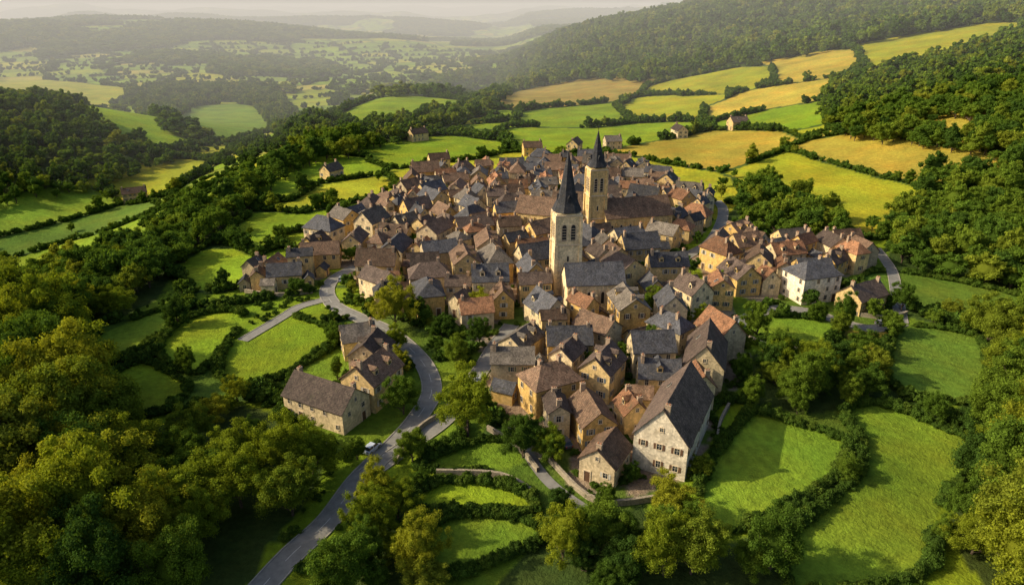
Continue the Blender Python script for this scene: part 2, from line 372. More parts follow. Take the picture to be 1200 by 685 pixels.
for i in range(4): PM.append(plant('k%02d_oak_mid'%(5+i),30+i,5.0,11.5,1.5,46,75,.34,.23,LEAF,fuzz=(.65,1.35),spread=(.45,.95),lobes=1.3))
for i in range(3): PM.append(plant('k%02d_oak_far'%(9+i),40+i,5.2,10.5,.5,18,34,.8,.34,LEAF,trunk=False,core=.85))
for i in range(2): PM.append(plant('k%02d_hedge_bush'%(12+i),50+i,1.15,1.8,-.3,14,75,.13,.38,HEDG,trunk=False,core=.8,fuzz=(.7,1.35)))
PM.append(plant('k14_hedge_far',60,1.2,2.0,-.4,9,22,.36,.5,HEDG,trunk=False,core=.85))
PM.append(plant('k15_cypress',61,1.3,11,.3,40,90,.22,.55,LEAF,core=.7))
ng=bpy.data.node_groups.new('scatter_plants','GeometryNodeTree')
ng.interface.new_socket('Geometry',in_out='INPUT',socket_type='NodeSocketGeometry');ng.interface.new_socket('Geometry',in_out='OUTPUT',socket_type='NodeSocketGeometry')
gi=ng.nodes.new('NodeGroupInput');go=ng.nodes.new('NodeGroupOutput');ip=ng.nodes.new('GeometryNodeInstanceOnPoints');ci=ng.nodes.new('GeometryNodeCollectionInfo')
ci.inputs['Collection'].default_value=PROTO;ci.inputs['Separate Children'].default_value=True;ci.inputs['Reset Children'].default_value=True
def na(n,t):
    a=ng.nodes.new('GeometryNodeInputNamedAttribute');a.data_type=t;a.inputs['Name'].default_value=n;return a.outputs['Attribute']
ng.links.new(gi.outputs[0],ip.inputs['Points']);ng.links.new(ci.outputs[0],ip.inputs['Instance']);ip.inputs['Pick Instance'].default_value=True
ng.links.new(na('kind','INT'),ip.inputs['Instance Index']);ng.links.new(na('rot','FLOAT_VECTOR'),ip.inputs['Rotation']);ng.links.new(na('scl','FLOAT_VECTOR'),ip.inputs['Scale'])
ng.links.new(ip.outputs[0],go.inputs[0])
def scatter(name,xy,scl,kind,sink=.0):
    xy=np.asarray(xy);n=len(xy)
    if n==0: return
    me=bpy.data.meshes.new(name);me.vertices.add(n)
    z=hgt(xy[:,0],xy[:,1])-sink
    me.vertices.foreach_set('co',np.stack([xy[:,0],xy[:,1],z],1).astype(np.float32).ravel())
    rot=np.zeros((n,3));rot[:,2]=rng.uniform(0,6.28,n);rot[:,:2]=rng.normal(0,.05,(n,2))
    scl=np.asarray(scl,float)
    if scl.ndim==1: scl=np.stack([scl,scl*rng.uniform(.8,1.2,n),scl*rng.uniform(.75,1.25,n)],1)
    a=me.attributes.new('rot','FLOAT_VECTOR','POINT');a.data.foreach_set('vector',rot.astype(np.float32).ravel())
    a=me.attributes.new('scl','FLOAT_VECTOR','POINT');a.data.foreach_set('vector',scl.astype(np.float32).ravel())
    a=me.attributes.new('kind','INT','POINT');a.data.foreach_set('value',np.asarray(kind,np.int32))
    me.update();o=obj(name,me);mo=o.modifiers.new('scatter','NODES');mo.node_group=ng;return o
# ------------------------------------------------------------------ terrain
NX=760
ys=[-150.]
while ys[-1]<13000: ys.append(ys[-1]+max(1.25,abs(ys[-1])*.006))
ys=np.array(ys);sx=np.linspace(-1,1,NX);wd=250+.9*np.clip(ys,0,None)
X=wd[:,None]*sx[None];Yg=np.repeat(ys[:,None],NX,1);Z=hgt(X,Yg)
idv,edge,ks=voro(X,Yg)
pal=np.array([G,G2,G2,Y,G,(.25,.31,.025),(.17,.25,.025),(.31,.30,.05)]);palr=np.array([Y,O,G,Y,B,(.26,.30,.03),O,Y]);paln=np.array([G,G2,G2,G,DG,G2,G,G2])
k=np.floor(idv*997%8).astype(int);right=(X+60*(vn(X/90,Yg/90,77)-.5)>110)&(Yg<900)
col=np.where(right[...,None],palr[k],pal[k])
col=np.where((Yg<240)[...,None],paln[k]*.85,col)
for n,(P,c) in enumerate(FE): col[ks==n]=np.array(c)*(.85+.3*random.random())
stripe=X*np.cos(idv*31)+Yg*np.sin(idv*31);amp=np.where(Yg<700,.06,0)
col=np.where((edge<.9+.0020*Yg)[...,None],np.array([.055,.10,.02]),col)
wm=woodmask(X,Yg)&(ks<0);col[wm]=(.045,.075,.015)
for i,(P,c) in enumerate(FP):
    q=inpoly(X,Yg,P);j=.85+.3*random.random();col[q]=np.array(c)*j
    a=random.choice([.3,1.2,2.2,.9]);stripe[q]=(X*np.cos(a)+Yg*np.sin(a))[q];amp[q]=random.choice([.03,.05,.08])
for P in VP:
    q=inpoly(X,Yg,P);g=fbm(X/9,Yg/9,88,3)
    cc=np.where((g>.54)[...,None],np.array([.11,.17,.025]),np.array([.28,.23,.16])*(.7+.6*vn(X/4,Yg/4,5))[...,None]);col[q]=cc[q];amp[q]=0
me=bpy.data.meshes.new('ground');R_=len(ys);idx=np.arange(R_*NX).reshape(R_,NX)
f=np.stack([idx[:-1,:-1],idx[:-1,1:],idx[1:,1:],idx[1:,:-1]],-1).reshape(-1,4)
me.vertices.add(R_*NX);me.vertices.foreach_set('co',np.stack([X,Yg,Z],-1).ravel().astype(np.float32))
me.loops.add(f.size);me.loops.foreach_set('vertex_index',f.ravel().astype(np.int32))
me.polygons.add(len(f));me.polygons.foreach_set('loop_start',np.arange(0,f.size,4,dtype=np.int32));me.update(calc_edges=True)
me.polygons.foreach_set('use_smooth',np.ones(len(f),bool))
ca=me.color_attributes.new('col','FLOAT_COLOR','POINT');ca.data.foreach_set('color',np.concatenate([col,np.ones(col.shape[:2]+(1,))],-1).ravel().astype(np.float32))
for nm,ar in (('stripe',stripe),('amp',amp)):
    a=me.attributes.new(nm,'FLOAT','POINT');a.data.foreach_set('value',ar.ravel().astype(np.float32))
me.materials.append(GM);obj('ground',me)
# ------------------------------------------------------------------ roads
def strip(P,offs,zo,mb,m=0):
    P=np.asarray(P);T=np.gradient(P,axis=0);T/=np.linalg.norm(T,axis=1,keepdims=True);Nn=np.stack([-T[:,1],T[:,0]],1)
    n=len(offs);V=[]
    for i in range(len(P)):
        for o_,z_ in zip(offs,zo):
            x,y=P[i]+Nn[i]*o_;V.append((x,y,hz(x,y)+z_))
    F=[(i*n+j+1,i*n+j,(i+1)*n+j,(i+1)*n+j+1) for i in range(len(P)-1) for j in range(n-1)]
    mb.add(V,F,m)
for kk,(k,(P,w)) in enumerate(RP.items()):
    P=resample(P,1.2);mb=MB();h=w/2;z=.10+.006*kk
    strip(P,[-h,-h/2,0,h/2,h],[z]*5,mb,0)
    if k!='path':
        for s in(-1,1): strip(P,[-h-.24,-h-.22,-h-.001,-h] if s<0 else [h,h+.001,h+.22,h+.24],[-.2,z+.10,z+.10,-.1] if s<0 else [-.1,z+.10,z+.10,-.2],mb,1)
    if k in('main',):
        for i in range(0,len(P)-4,6): strip(P[i:i+4],[-.05,.05],[z+.006]*2,mb,2)
    mb.obj('road' if k!='path' else 'footpath',[ASPH,KERB,PAINT])
# ------------------------------------------------------------------ houses
RECT=[]
def house(x,y,L,W,e,rh,deg,wi,ri,hip=False,name='stone_house',det=2,shut=None,noch=False):
    a=math.radians(deg);RECT.append((x,y,L/2,W/2,math.cos(a),math.sin(a),math.hypot(L,W)/2))
    par=bpy.data.objects.new(name,None);link(par);par.location=(x,y,hz(x,y));par.rotation_euler[2]=a;par.empty_display_size=2
    R=random;l=L/2;w=W/2;wl=MB();z0=-3
    if hip:
        wl.add([(-l,-w,z0),(l,-w,z0),(l,w,z0),(-l,w,z0),(-l,-w,e),(l,-w,e),(l,w,e),(-l,w,e)],[(0,1,5,4),(1,2,6,5),(2,3,7,6),(3,0,4,7)])
    else:
        wl.add([(-l,-w,z0),(l,-w,z0),(l,w,z0),(-l,w,z0),(-l,-w,e),(l,-w,e),(l,w,e),(-l,w,e),(-l,0,e+rh),(l,0,e+rh)],[(0,1,5,4),(1,2,6,9,5),(2,3,7,6),(3,0,4,8,7)])
    wl.obj('walls',[WALLS[wi]],par)
    rf=MB();ov=.4;th=.2
    if hip:
        sl=rh/w;zo=e-ov*sl;rl=max(l-w*.85,.6)
        A=[(-l-ov,-w-ov,zo),(l+ov,-w-ov,zo),(l+ov,w+ov,zo),(-l-ov,w+ov,zo)];rr=[(-rl,0,e+rh),(rl,0,e+rh)]
        top=[(p[0],p[1],p[2]+th) for p in A+rr]
        rf.add(top+A,[(0,1,5,4),(1,2,5),(2,3,4,5),(3,0,4),(0,6,7,1),(1,7,8,2),(2,8,9,3),(3,9,6,0),(6,9,8,7)])
    else:
        nx=6;sg=[0]+[R.uniform(-.22,.03) for _ in range(nx-1)]+[0];sl=rh/w
        for s in(-1,1):
            V=[];og=.3
            for i in range(nx+1):
                xx=-l-og+(L+2*og)*i/nx
                zr=e+rh+sg[i];ze=e-ov*sl;yo=s*(w+ov)
                ym=yo*.5;zm=(zr+ze)/2+R.uniform(-.05,.03)
                V+=[(xx,0,zr+.02),(xx,ym,zm+.02),(xx,yo,ze+.02),(xx,yo,ze+th),(xx,ym,zm+th),(xx,0,zr+th)]
            F=[]
            for i in range(nx):
                for j in range(5):
                    q=(i*6+j,i*6+j+1,(i+1)*6+j+1,(i+1)*6+j);F.append(q if s>0 else q[::-1])
            F+=[(0,5,4,1),(1,4,3,2)] if s<0 else [(0,1,4,5),(1,2,3,4)]
            q=nx*6;F+=[(q,q+1,q+4,q+5),(q+1,q+2,q+3,q+4)] if s<0 else [(q,q+5,q+4,q+1),(q+1,q+4,q+3,q+2)]
            rf.add(V,F)
        for i in range(nx):
            xa=-l-.3+(L+.6)*i/nx;xb=-l-.3+(L+.6)*(i+1)/nx
            za=e+rh+sg[i]+th;zb=e+rh+sg[i+1]+th
            rf.add([(xa,-.18,za-.1),(xb,-.18,zb-.1),(xb,0,zb+.07),(xa,0,za+.07),(xa,.18,za-.1),(xb,.18,zb-.1)],[(0,1,2,3),(3,2,5,4)])
    win=MB();tr=MB();sh=MB();do=MB()
    hassh=R.random()<.55
    def window(p,ax,n,ww,hh,shut_=True):
        p=Vector(p);ax=Vector(ax);n=Vector(n);up=Vector((0,0,1))
        win.box(p-up*hh/2+n*.004,ax*ww,n*.03,up*hh)
        t=.13
        tr.box(p+up*hh/2+n*.04,ax*(ww+2*t),n*.12,up*t)
        tr.box(p-up*(hh/2+t*.7)+n*.06,ax*(ww+2*t),n*.18,up*t*.7)
        for s in(-1,1): tr.box(p-up*hh/2+ax*s*(ww/2+t/2)+n*.04,ax*t,n*.12,up*hh)
        tr.box(p-up*hh/2+n*.022,ax*.06,n*.03,up*hh,1)
        tr.box(p+up*hh*.08+n*.021,ax*ww*.98,n*.026,up*.05,1)
        if hassh and shut_:
            for s in(-1,1): sh.box(p-up*hh/2+ax*s*(ww/2+t+ww*.25)+n*.04,ax*ww*.48,n*.06,up*hh)
    nf=max(1,int((e+.5)/2.7));fh=e/nf
    for (dx,dy,ln,hw) in ((1,0,L,w),(-1,0,L,w),(0,1,W,l),(0,-1,W,l)):
        n=Vector((dy,-dx,0));ax=Vector((dx,dy,0));nc=max(1,int((ln-.8)/2.6));sp=ln/nc
        dcol=R.randrange(nc) if R.random()<.6 else -1
        for fl in range(nf):
            for c in range(nc):
                if R.random()<.24: continue
                u=-ln/2+sp*(c+.5)+R.uniform(-.25,.25);zc=fh*fl+fh*.55
                p=n*hw+ax*u
                if fl==0 and c==dcol:
                    do.box(p+Vector((0,0,-.3))+n*.01,ax*1.1,n*.06,(0,0,2.5))
                    tr.box(p+Vector((0,0,2.2))+n*.04,ax*1.5,n*.16,(0,0,.22))
                    for s in(-1,1): tr.box(p+Vector((0,0,-.3))+ax*s*.66+n*.04,ax*.2,n*.14,(0,0,2.5))
                    continue
                window(p+Vector((0,0,zc)),ax,n,R.uniform(.7,.95),min(1.4,fh*.52)*R.uniform(.75,1))
        if dy!=0 and not hip and rh>2.2: window(n*hw+Vector((0,0,e+rh*.32)),ax,n,.6,.8,False)
    ch=MB()
    if not noch:
        for s in ([-1,1] if R.random()<.4 else [R.choice([-1,1])]):
            cx=s*(l-.7 if not hip else max(l-w*.85,.6));cy=R.choice([0,.6,-.6]);zb=e+rh*.6;zt=e+rh+R.uniform(.6,1.2)
            ch.bx(cx-.35,cx+.35,cy-.5,cy+.5,zb,zt);ch.bx(cx-.42,cx+.42,cy-.57,cy+.57,zt,zt+.12)
            for q in(-.25,.25): ch.bx(cx-.11,cx+.11,cy+q-.11,cy+q+.11,zt+.12,zt+.4,1)
    if not hip:
        sl=rh/w
        if R.random()<.3 and rh>2.4:
            for u in ([-L*.22,L*.22] if L>9 else [0]):
                for s in ([-1] if R.random()<.5 else [-1,1]):
                    yy=s*w*.72;zb=e+rh*(1-.72);hh=1.25;dw=.65
                    yb=s*w*.2
                    wl2=MB();wl2.bx(u-dw,u+dw,min(yy,yb),max(yy,yb),zb-.3,zb+hh)
                    wl2.add([(u-dw,yy,zb+hh),(u+dw,yy,zb+hh),(u,yy,zb+hh+.6)],[(0,1,2) if s<0 else (2,1,0)])
                    wl2.obj('dormer',[WALLS[wi]],par)
                    for q in(-1,1):
                        V=[(u,yy+s*.2,zb+hh+.68),(u,yb*.3,zb+hh+.68),(u+q*(dw+.2),yb*.3,zb+hh-.1),(u+q*(dw+.2),yy+s*.2,zb+hh-.1)]
                        rf.add(V+[(v[0],v[1],v[2]+.1) for v in V],[(0,1,2,3),(7,6,5,4),(0,3,7,4),(3,2,6,7)] if q*s<0 else [(3,2,1,0),(4,5,6,7),(4,7,3,0),(7,6,2,3)])
                    win.box((u,yy+s*.02,zb+.15),(.8,0,0),(0,.05,0),(0,0,.9))
                    tr.box((u,yy+s*.03,zb+1.05),(1.0,0,0),(0,.1,0),(0,0,.12));tr.box((u,yy+s*.03,zb+.05),(1.0,0,0),(0,.1,0),(0,0,.1))
        elif R.random()<.3:
            s=R.choice([-1,1]);u=R.uniform(-.3,.3)*L;dn=Vector((0,s*w,-rh)).normalized();nn=Vector((0,s*rh,w)).normalized()
            c=Vector((u,s*w*.45,e+rh*.55))+nn*.22
            win.box(c-nn*.02,(.75,0,0),dn*1.1,nn*.07);tr.box(c-nn*.05,(.9,0,0),dn*1.25,nn*.07,1)
    rf.obj('roof',[ROOFS[ri]],par,uv=True);win.obj('windows',[GLASS],par);tr.obj('window_surrounds',[TRIM,SHUT[4]],par);sh.obj('shutters',[SHUT[shut if shut is not None else R.randrange(5)]],par);do.obj('door',[DOOR],par);ch.obj('chimney',[BRICK,CLAY],par)
    return par
KEY=[(31.5,113,20,10,7.5,6.2,63,4,4,False),(17.2,104.6,8,6.8,4.6,2.8,60,3,1,False),(44,138,15,8.5,7,5,72,1,4,False),(51,151,10,7.5,6.5,4,110,3,2,False),(8,127,11,8,7.2,3.2,28,2,1,True),(20,133,9.5,7.2,7,3.2,60,0,4,False),
(-39,124,16,8.5,5,3.6,-28,1,4,False),(-30.5,131,11,8.5,6.5,3.6,65,0,1,False),(-33,143,9,8,5.5,3.2,80,3,4,False),(-38,151.5,8,7,5,3,20,0,3,False),
(-70,197,10,7,4.5,2.8,12,0,0,False),(-76,204,8,6,4.5,2.5,80,3,1,False),(-63,213,12,7.5,5.5,3,10,0,1,False),(-68,224,9,7,5,3,70,2,4,False),
(88,187,13,9.5,8,3.4,18,4,0,True),(100,180,12,8,4.5,3.4,30,0,4,False),(68,191,11,8,5.5,3.4,105,2,4,False),(77,201,10,8,6.5,3.4,70,0,1,False),(89,211,11,7.5,6,3,15,1,2,False),(69.5,219,9,7,6,3,60,0,4,False),(81,235,10,8,5.5,3,40,2,1,False),(98,229,11,8,5,3,15,0,3,False),(109,221,10,7.5,6,3,100,1,4,False),(117,229,10,7,5,3,10,3,1,False),(78,218,10,8,6,3.4,20,0,1,False),(103,207,9,7,5,3,40,2,4,False),
(-40,372,11,7,5,3,20,0,1,False),(38,418,12,7,5,3,70,0,4,False),(62,425,10,7,5,3,10,1,3,False),(-62,455,12,7,5,3,40,0,1,False),(150,462,12,8,5,3,15,0,4,False),(12,408,11,7,5,3,10,2,1,False),(-92,345,10,7,4.6,3,60,0,3,False),(-240,425,14,8,5,3,30,0,1,False),(110,455,12,7,5,3,100,1,4,False)]
for q in KEY: house(*q)
CHURCH=[(15.5,187,4.3,4.3,1,0,6),(22,177,9,5.5,1,0,10.5),(27,236,4,4,1,0,5.5),(41,239,13,6.5,.97,.25,14),(11,240,9,6,.94,.34,11)]
RECT+=CHURCH
def overlap(x,y,hl,hw,c,s,rad,gap=.3):
    A=((c,s),(-s,c))
    for (X2,Y2,l2,w2,c2,s2,r2) in RECT:
        dx=X2-x;dy=Y2-y
        if dx*dx+dy*dy>(rad+r2+gap)**2: continue
        sep=False
        for ax in (A[0],A[1],(c2,s2),(-s2,c2)):
            d=abs(dx*ax[0]+dy*ax[1])
            ra=hl*abs(c*ax[0]+s*ax[1])+hw*abs(-s*ax[0]+c*ax[1]);rb=l2*abs(c2*ax[0]+s2*ax[1])+w2*abs(-s2*ax[0]+c2*ax[1])
            if d>ra+rb+gap: sep=True;break
        if not sep: return True
    return False
R=random;cnt=0
TR=[t for t in TREES if t[1]<330]
for phase,(ntry,lo,hi) in enumerate(((1300,9.5,13),(9000,7.5,10.5),(15000,6,8.5),(10000,3.8,6))):
    for _ in range(ntry):
        u_=R.random();vp=VP[0] if u_<.88 else (VP[1] if u_<.97 else VP[2])
        x=R.uniform(vp[:,0].min(),vp[:,0].max());y=R.uniform(vp[:,1].min(),vp[:,1].max())
        L=R.uniform(lo,hi);W=min(R.uniform(.62,.85)*L,8)
        base=math.degrees(math.atan2(y-200,x-15))+90 if math.hypot(x-15,y-200)>45 else 15
        deg=base+R.choice([0,90])+R.gauss(0,16);a=math.radians(deg);c,s=math.cos(a),math.sin(a);rad=math.hypot(L,W)/2
        cor=np.array([(x+c*u-s*v,y+s*u+c*v) for u,v in ((-L/2,-W/2),(L/2,-W/2),(L/2,W/2),(-L/2,W/2),(0,0),(L/2,0),(-L/2,0),(0,W/2),(0,-W/2))])
        if overlap(x,y,L/2,W/2,c,s,rad): continue
        if not inpoly(cor[:,0],cor[:,1],vp).sum()>=7: continue
        if roaddist(cor[:,0],cor[:,1]).min()<2.9: continue
        if any((x-t[0])**2+(y-t[1])**2<(rad*.7+2)**2 for t in TR): continue
        e=R.choice([4.8,5.6,6.2,7.2]) if phase<3 else R.uniform(2.6,3.6)
        if phase<2: e=R.choice([5.2,6,6.6,7.6])
        rh=W/2*R.uniform(.7,1.05)
        house(x,y,L,W,e,rh,deg,R.choice([0,0,0,0,1,1,2,2,3,1]),R.choice([0,0,0,0,1,1,1,2,2,3,3,4,4,4]),hip=R.random()<.16 and phase<3,name='stone_house' if phase<3 else 'stone_shed',noch=phase==3);cnt+=1
# ------------------------------------------------------------------ churches
def tower(name,x,y,hw,zt,ztip,wall,rz,flare=1.0):
    g=hz(x,y);par=bpy.data.objects.new(name,None);link(par);par.location=(x,y,g);par.rotation_euler[2]=rz
    H=zt-g;T=ztip-g;b=MB();b.bx(-hw,hw,-hw,hw,-3,H)
    for s in(-1,1):
        for t in(-1,1):
            b.bx(s*hw-.45,s*hw+.45,t*hw-.45,t*hw+.45,-3,H*.62);b.bx(s*hw-.32,s*hw+.32,t*hw-.32,t*hw+.32,H*.62,H*.97)
    b.obj('tower_walls',[wall],par)
    tr=MB()
    for z in(H*.3,H*.62,H*.97): tr.bx(-hw-.28,hw+.28,-hw-.28,hw+.28,z,z+.35)
    gl=MB()
    for n in ((1,0),(-1,0),(0,1),(0,-1)):
        n3=Vector((n[0],n[1],0));ax=Vector((-n[1],n[0],0))
        for u in(-.36,.36):
            c=n3*hw+ax*u*hw
            def arch(c,z0,w,h):
                pts=[(-w/2,0),(w/2,0),(w/2,h*.72)]+[(w/2*math.cos(t),h*.72+w/2*1.3*math.sin(t)) for t in np.linspace(.3,math.pi-.3,7)]+[(-w/2,h*.72)]
                V=[tuple(c+n3*.03+ax*a+Vector((0,0,z0+bb))) for a,bb in pts];gl.add(V,[tuple(range(len(V)))])
                V2=[tuple(c+n3*.03+ax*a*1.35+Vector((0,0,z0+bb*1.06-.1))) for a,bb in pts]
                k=len(pts);VV=[tuple(Vector(v)+n3*.14) for v in V]+[tuple(Vector(v)+n3*.14) for v in V2]+V2
                tr.add(VV,[(i,(i+1)%k,k+(i+1)%k,k+i) for i in range(k)]+[(k+i,k+(i+1)%k,2*k+(i+1)%k,2*k+i) for i in range(k)])
                for q in range(5): tr.box(c+n3*.07+Vector((0,0,z0+.25+q*h*.15)),ax*w*.95,n3*.12,(0,0,.1))
            arch(c,H*.68,hw*.36,H*.22)
        c=n3*hw;gl.box(c+n3*.02+Vector((0,0,H*.42)),ax*.5,n3*.04,(0,0,1.6));gl.box(c+n3*.02+Vector((0,0,H*.15)),ax*.45,n3*.04,(0,0,1.4))
        tr.box(c+n3*.05+Vector((0,0,H*.42-.2)),ax*.9,n3*.16,(0,0,.18));tr.box(c+n3*.05+Vector((0,0,H*.42+1.62)),ax*.9,n3*.16,(0,0,.2))
    tr.obj('stone_courses',[TRIM],par);gl.obj('belfry_openings',[GLASS],par)
    sp=MB();S0=T-H-.35
    rings=[(hw*1.18,0.0),(hw*.86,S0*.14),(hw*.60,S0*.34),(hw*.33,S0*.66),(.06,S0)]
    V=[];zz=H+.35
    for i,(r,h) in enumerate(rings):
        for q in range(8):
            an=math.pi/8+q*math.pi/4
            sq=1/max(abs(math.cos(an)),abs(math.sin(an)));f=sq if i==0 else (1.04 if i>1 else 1.06)
            V.append((r*f*math.cos(an)*(1 if i else .97),r*f*math.sin(an)*(1 if i else .97),zz+h))
    F=[(i*8+q,i*8+(q+1)%8,(i+1)*8+(q+1)%8,(i+1)*8+q) for i in range(4) for q in range(8)]+[tuple(range(7,-1,-1))]
    sp.add(V,F)
    for q in range(4):
        an=q*math.pi/2;n3=Vector((math.cos(an),math.sin(an),0));ax=Vector((-n3.y,n3.x,0));r=hw*.72;z=zz+S0*.16;w=.38;h=1.1
        o=n3*r+Vector((0,0,z))
        V=[o-ax*w+n3*.35,o+ax*w+n3*.35,o+ax*w+n3*.35+Vector((0,0,h)),o+n3*.4+Vector((0,0,h+.9)),o-ax*w+n3*.35+Vector((0,0,h))]
        Bk=[v-n3*1.2 for v in V]
        sp.add([tuple(v) for v in V+Bk],[(0,1,2,3,4)]+[(i,(i+5),(i+1)%5+5,(i+1)%5) for i in range(5)])
    sp.obj('spire',[SPIRE],par,uv=True)
    cr=MB();cr.bx(-.06,.06,-.06,.06,T-.2,T+1.7);cr.bx(-.45,.45,-.05,.05,T+1.0,T+1.12);cr.obj('cross',[GLASS],par)
    return par
tower('church_tower',15.5,187,3.55,27.5,44.5,WALLS[1],.12)
tower('abbey_tower',29.5,236,2.9,29.5,42,WALLS[0],.2)
def nave(x,y,L,W,e,rh,deg,wi,ri,name):
    par=house(x,y,L,W,e,rh,deg,wi,ri,name=name,noch=True);RECT.pop()
    for ch in list(par.children):
        if ch.name.split('.')[0] in('windows','window_surrounds','shutters','door','dormer'): bpy.data.objects.remove(ch)
    b=MB();g=MB();t=MB();n=int(L/3.4)
    for s in(-1,1):
        for i in range(n+1):
            u=-L/2+.4+(L-.8)*i/n;b.box((u,s*(W/2+.45),-3),(.7,0,0),(0,.9,0),(0,0,3+e*.62));b.box((u,s*(W/2+.25),e*.62),(.6,0,0),(0,.5,0),(0,0,e*.22))
        for i in range(n):
            u=-L/2+.4+(L-.8)*(i+.5)/n;w=.9;h=e*.5;z0=e*.28
            pts=[(-w/2,0),(w/2,0),(w/2,h*.7)]+[(w/2*math.cos(a),h*.7+w*.8*math.sin(a)) for a in np.linspace(.3,math.pi-.3,6)]+[(-w/2,h*.7)]
            V=[(u+a,s*(W/2+.03),z0+bb) for a,bb in pts];g.add(V,[tuple(range(len(V)))])
            k=len(pts);V1=[(u+a,s*(W/2+.14),z0+bb) for a,bb in pts];V2=[(u+a*1.4,s*(W/2+.14),z0-.1+bb*1.06) for a,bb in pts];V3=[(v[0],s*(W/2),v[2]) for v in V2]
            t.add(V1+V2+V3,[(i,(i+1)%k,k+(i+1)%k,k+i) for i in range(k)]+[(k+i,k+(i+1)%k,2*k+(i+1)%k,2*k+i) for i in range(k)])
    for s in(-1,1):
        for u in((-1.6,1.6) if W>9 else (0,)):
            g.box((s*(L/2+.01),u,e*.3),(.06,0,0),(0,1,0),(0,0,e*.45));t.box((s*(L/2+.05),u,e*.75),(.16,0,0),(0,1.5,0),(0,0,.2))
    b.obj('buttresses',[WALLS[wi]],par);g.obj('church_windows',[GLASS],par);t.obj('tracery',[TRIM],par);return par
nave(22.5,177,16,9,8,4.6,6,1,0,'church_nave');nave(44,239.5,25,11.5,9,5.6,14,0,1,'abbey_church');nave(11,240,17,10,9,5,-20,0,1,'abbey_hall')
# ------------------------------------------------------------------ vegetation
RA=np.array(RECT)
def blocked(x,y,pad=.5):
    x=np.asarray(x);y=np.asarray(y);r=np.zeros(x.shape,bool)
    ii=np.where((np.abs(x)<260)&(y<480)&(y>80))[0]
    for c0 in range(0,len(ii),4000):
        q=ii[c0:c0+4000];dx=x[q,None]-RA[None,:,0];dy=y[q,None]-RA[None,:,1]
        u=dx*RA[None,:,4]+dy*RA[None,:,5];v=-dx*RA[None,:,5]+dy*RA[None,:,4]
        r[q]=((np.abs(u)<RA[None,:,2]+pad)&(np.abs(v)<RA[None,:,3]+pad)).any(1)
    return r
def grid(P,sp):
    x0,y0=P.min(0);x1,y1=P.max(0);gx,gy=np.meshgrid(np.arange(x0,x1,sp),np.arange(y0,y1,sp))
    gx=gx.ravel()+rng.uniform(-.48,.48,gx.size)*sp;gy=gy.ravel()+rng.uniform(-.48,.48,gy.size)*sp
    m=inpoly(gx,gy,P)&(np.abs(gx)<.86*gy+60);return gx[m],gy[m]
def kinds(y,light=.0):
    n=len(y);k=np.where(y<175,rng.integers(0,3,n),np.where(y<430,rng.integers(5,9,n),rng.integers(9,12,n)))
    return np.where((y<175)&(rng.random(n)<light),rng.integers(3,5,n),k)
def clearmask(x,y,pad=3.0):
    return ~blocked(x,y,pad)&(roaddist(x,y)>pad+1.5)
def fieldclear(x,y,reach,FS=None):
    m=np.ones(x.shape,bool);r=np.hypot(x,y)
    for F_,c in (FS or FP):
        for o_ in np.arange(0,reach+.1,4): m&=~inpoly(x+x/r*o_,y+y/r*o_,F_)
    return m
for i,P in enumerate(WP):
    cy=P[:,1].min();sp={0:7.4,9:6.2,10:5.4,11:5.2,8:5.2}.get(i,6.4 if cy<330 else 8.5)
    if i in(12,): sp=13
    x,y=grid(P,sp);m=clearmask(x,y,4.6 if i in(0,11) else 3.2)&fieldclear(x,y,{0:13,1:9,9:13,8:8,10:7,11:7}.get(i,8))
    for F_,c in FE: m&=~inpoly(x,y,F_)
    x=x[m];y=y[m]
    s={0:1.3,9:.95,10:.66,11:.62,8:.68,12:1.25}.get(i,.85)*rng.uniform(.6,1.3,len(x))
    if i==0: s=np.where(x>-62,s*.75,s);s=np.where(fieldclear(x,y,22),s,s*.42);s=np.where(fieldclear(x,y,38),s,s*.72)
    if i==1: s=np.where(fieldclear(x,y,20),s,s*.6)
    scatter('forest' ,np.stack([x,y],1),s,kinds(y,.55 if i in(0,10,11) else .25),.4)
gx,gy=np.meshgrid(np.arange(-4200,3800,19.),np.arange(300,5000,19.));gx=gx.ravel()+rng.uniform(-8,8,gx.size);gy=gy.ravel()+rng.uniform(-8,8,gy.size)
m=np.abs(gx)<.86*gy+60;gx=gx[m];gy=gy[m];m=woodmask(gx,gy)
for P in WP: m&=~inpoly(gx,gy,P)
for P,c in FE: m&=~inpoly(gx,gy,P)
gx=gx[m];gy=gy[m];s=np.where(gy<900,1.5,2.1)*rng.uniform(.8,1.3,len(gx))
scl=np.stack([s*1.1,s*1.1,np.where(gy<900,1.2,1.4)*rng.uniform(.8,1.2,len(gx))],1)
scatter('distant_woodland',np.stack([gx,gy],1),scl,rng.integers(9,12,len(gx)),1.)
hp=[]
for P,c in FP:
    Q=np.vstack([P,P[:1]]);q=resample(Q,.7);q=q+rng.normal(0,.18,q.shape);g=vn(q[:,0]/12,q[:,1]/12,14)>.12
    m=g&~blocked(q[:,0],q[:,1],.6)&(roaddist(q[:,0],q[:,1])>3.2);q=q[m];n=len(q)
    s=rng.uniform(.65,1.25,n)*(.7+.6*vn(q[:,0]/7,q[:,1]/7,4))
    scatter('hedge',q,s,rng.integers(12,14,n))
    if P[:,1].mean()>150: hp.append(q[rng.random(n)<.03])
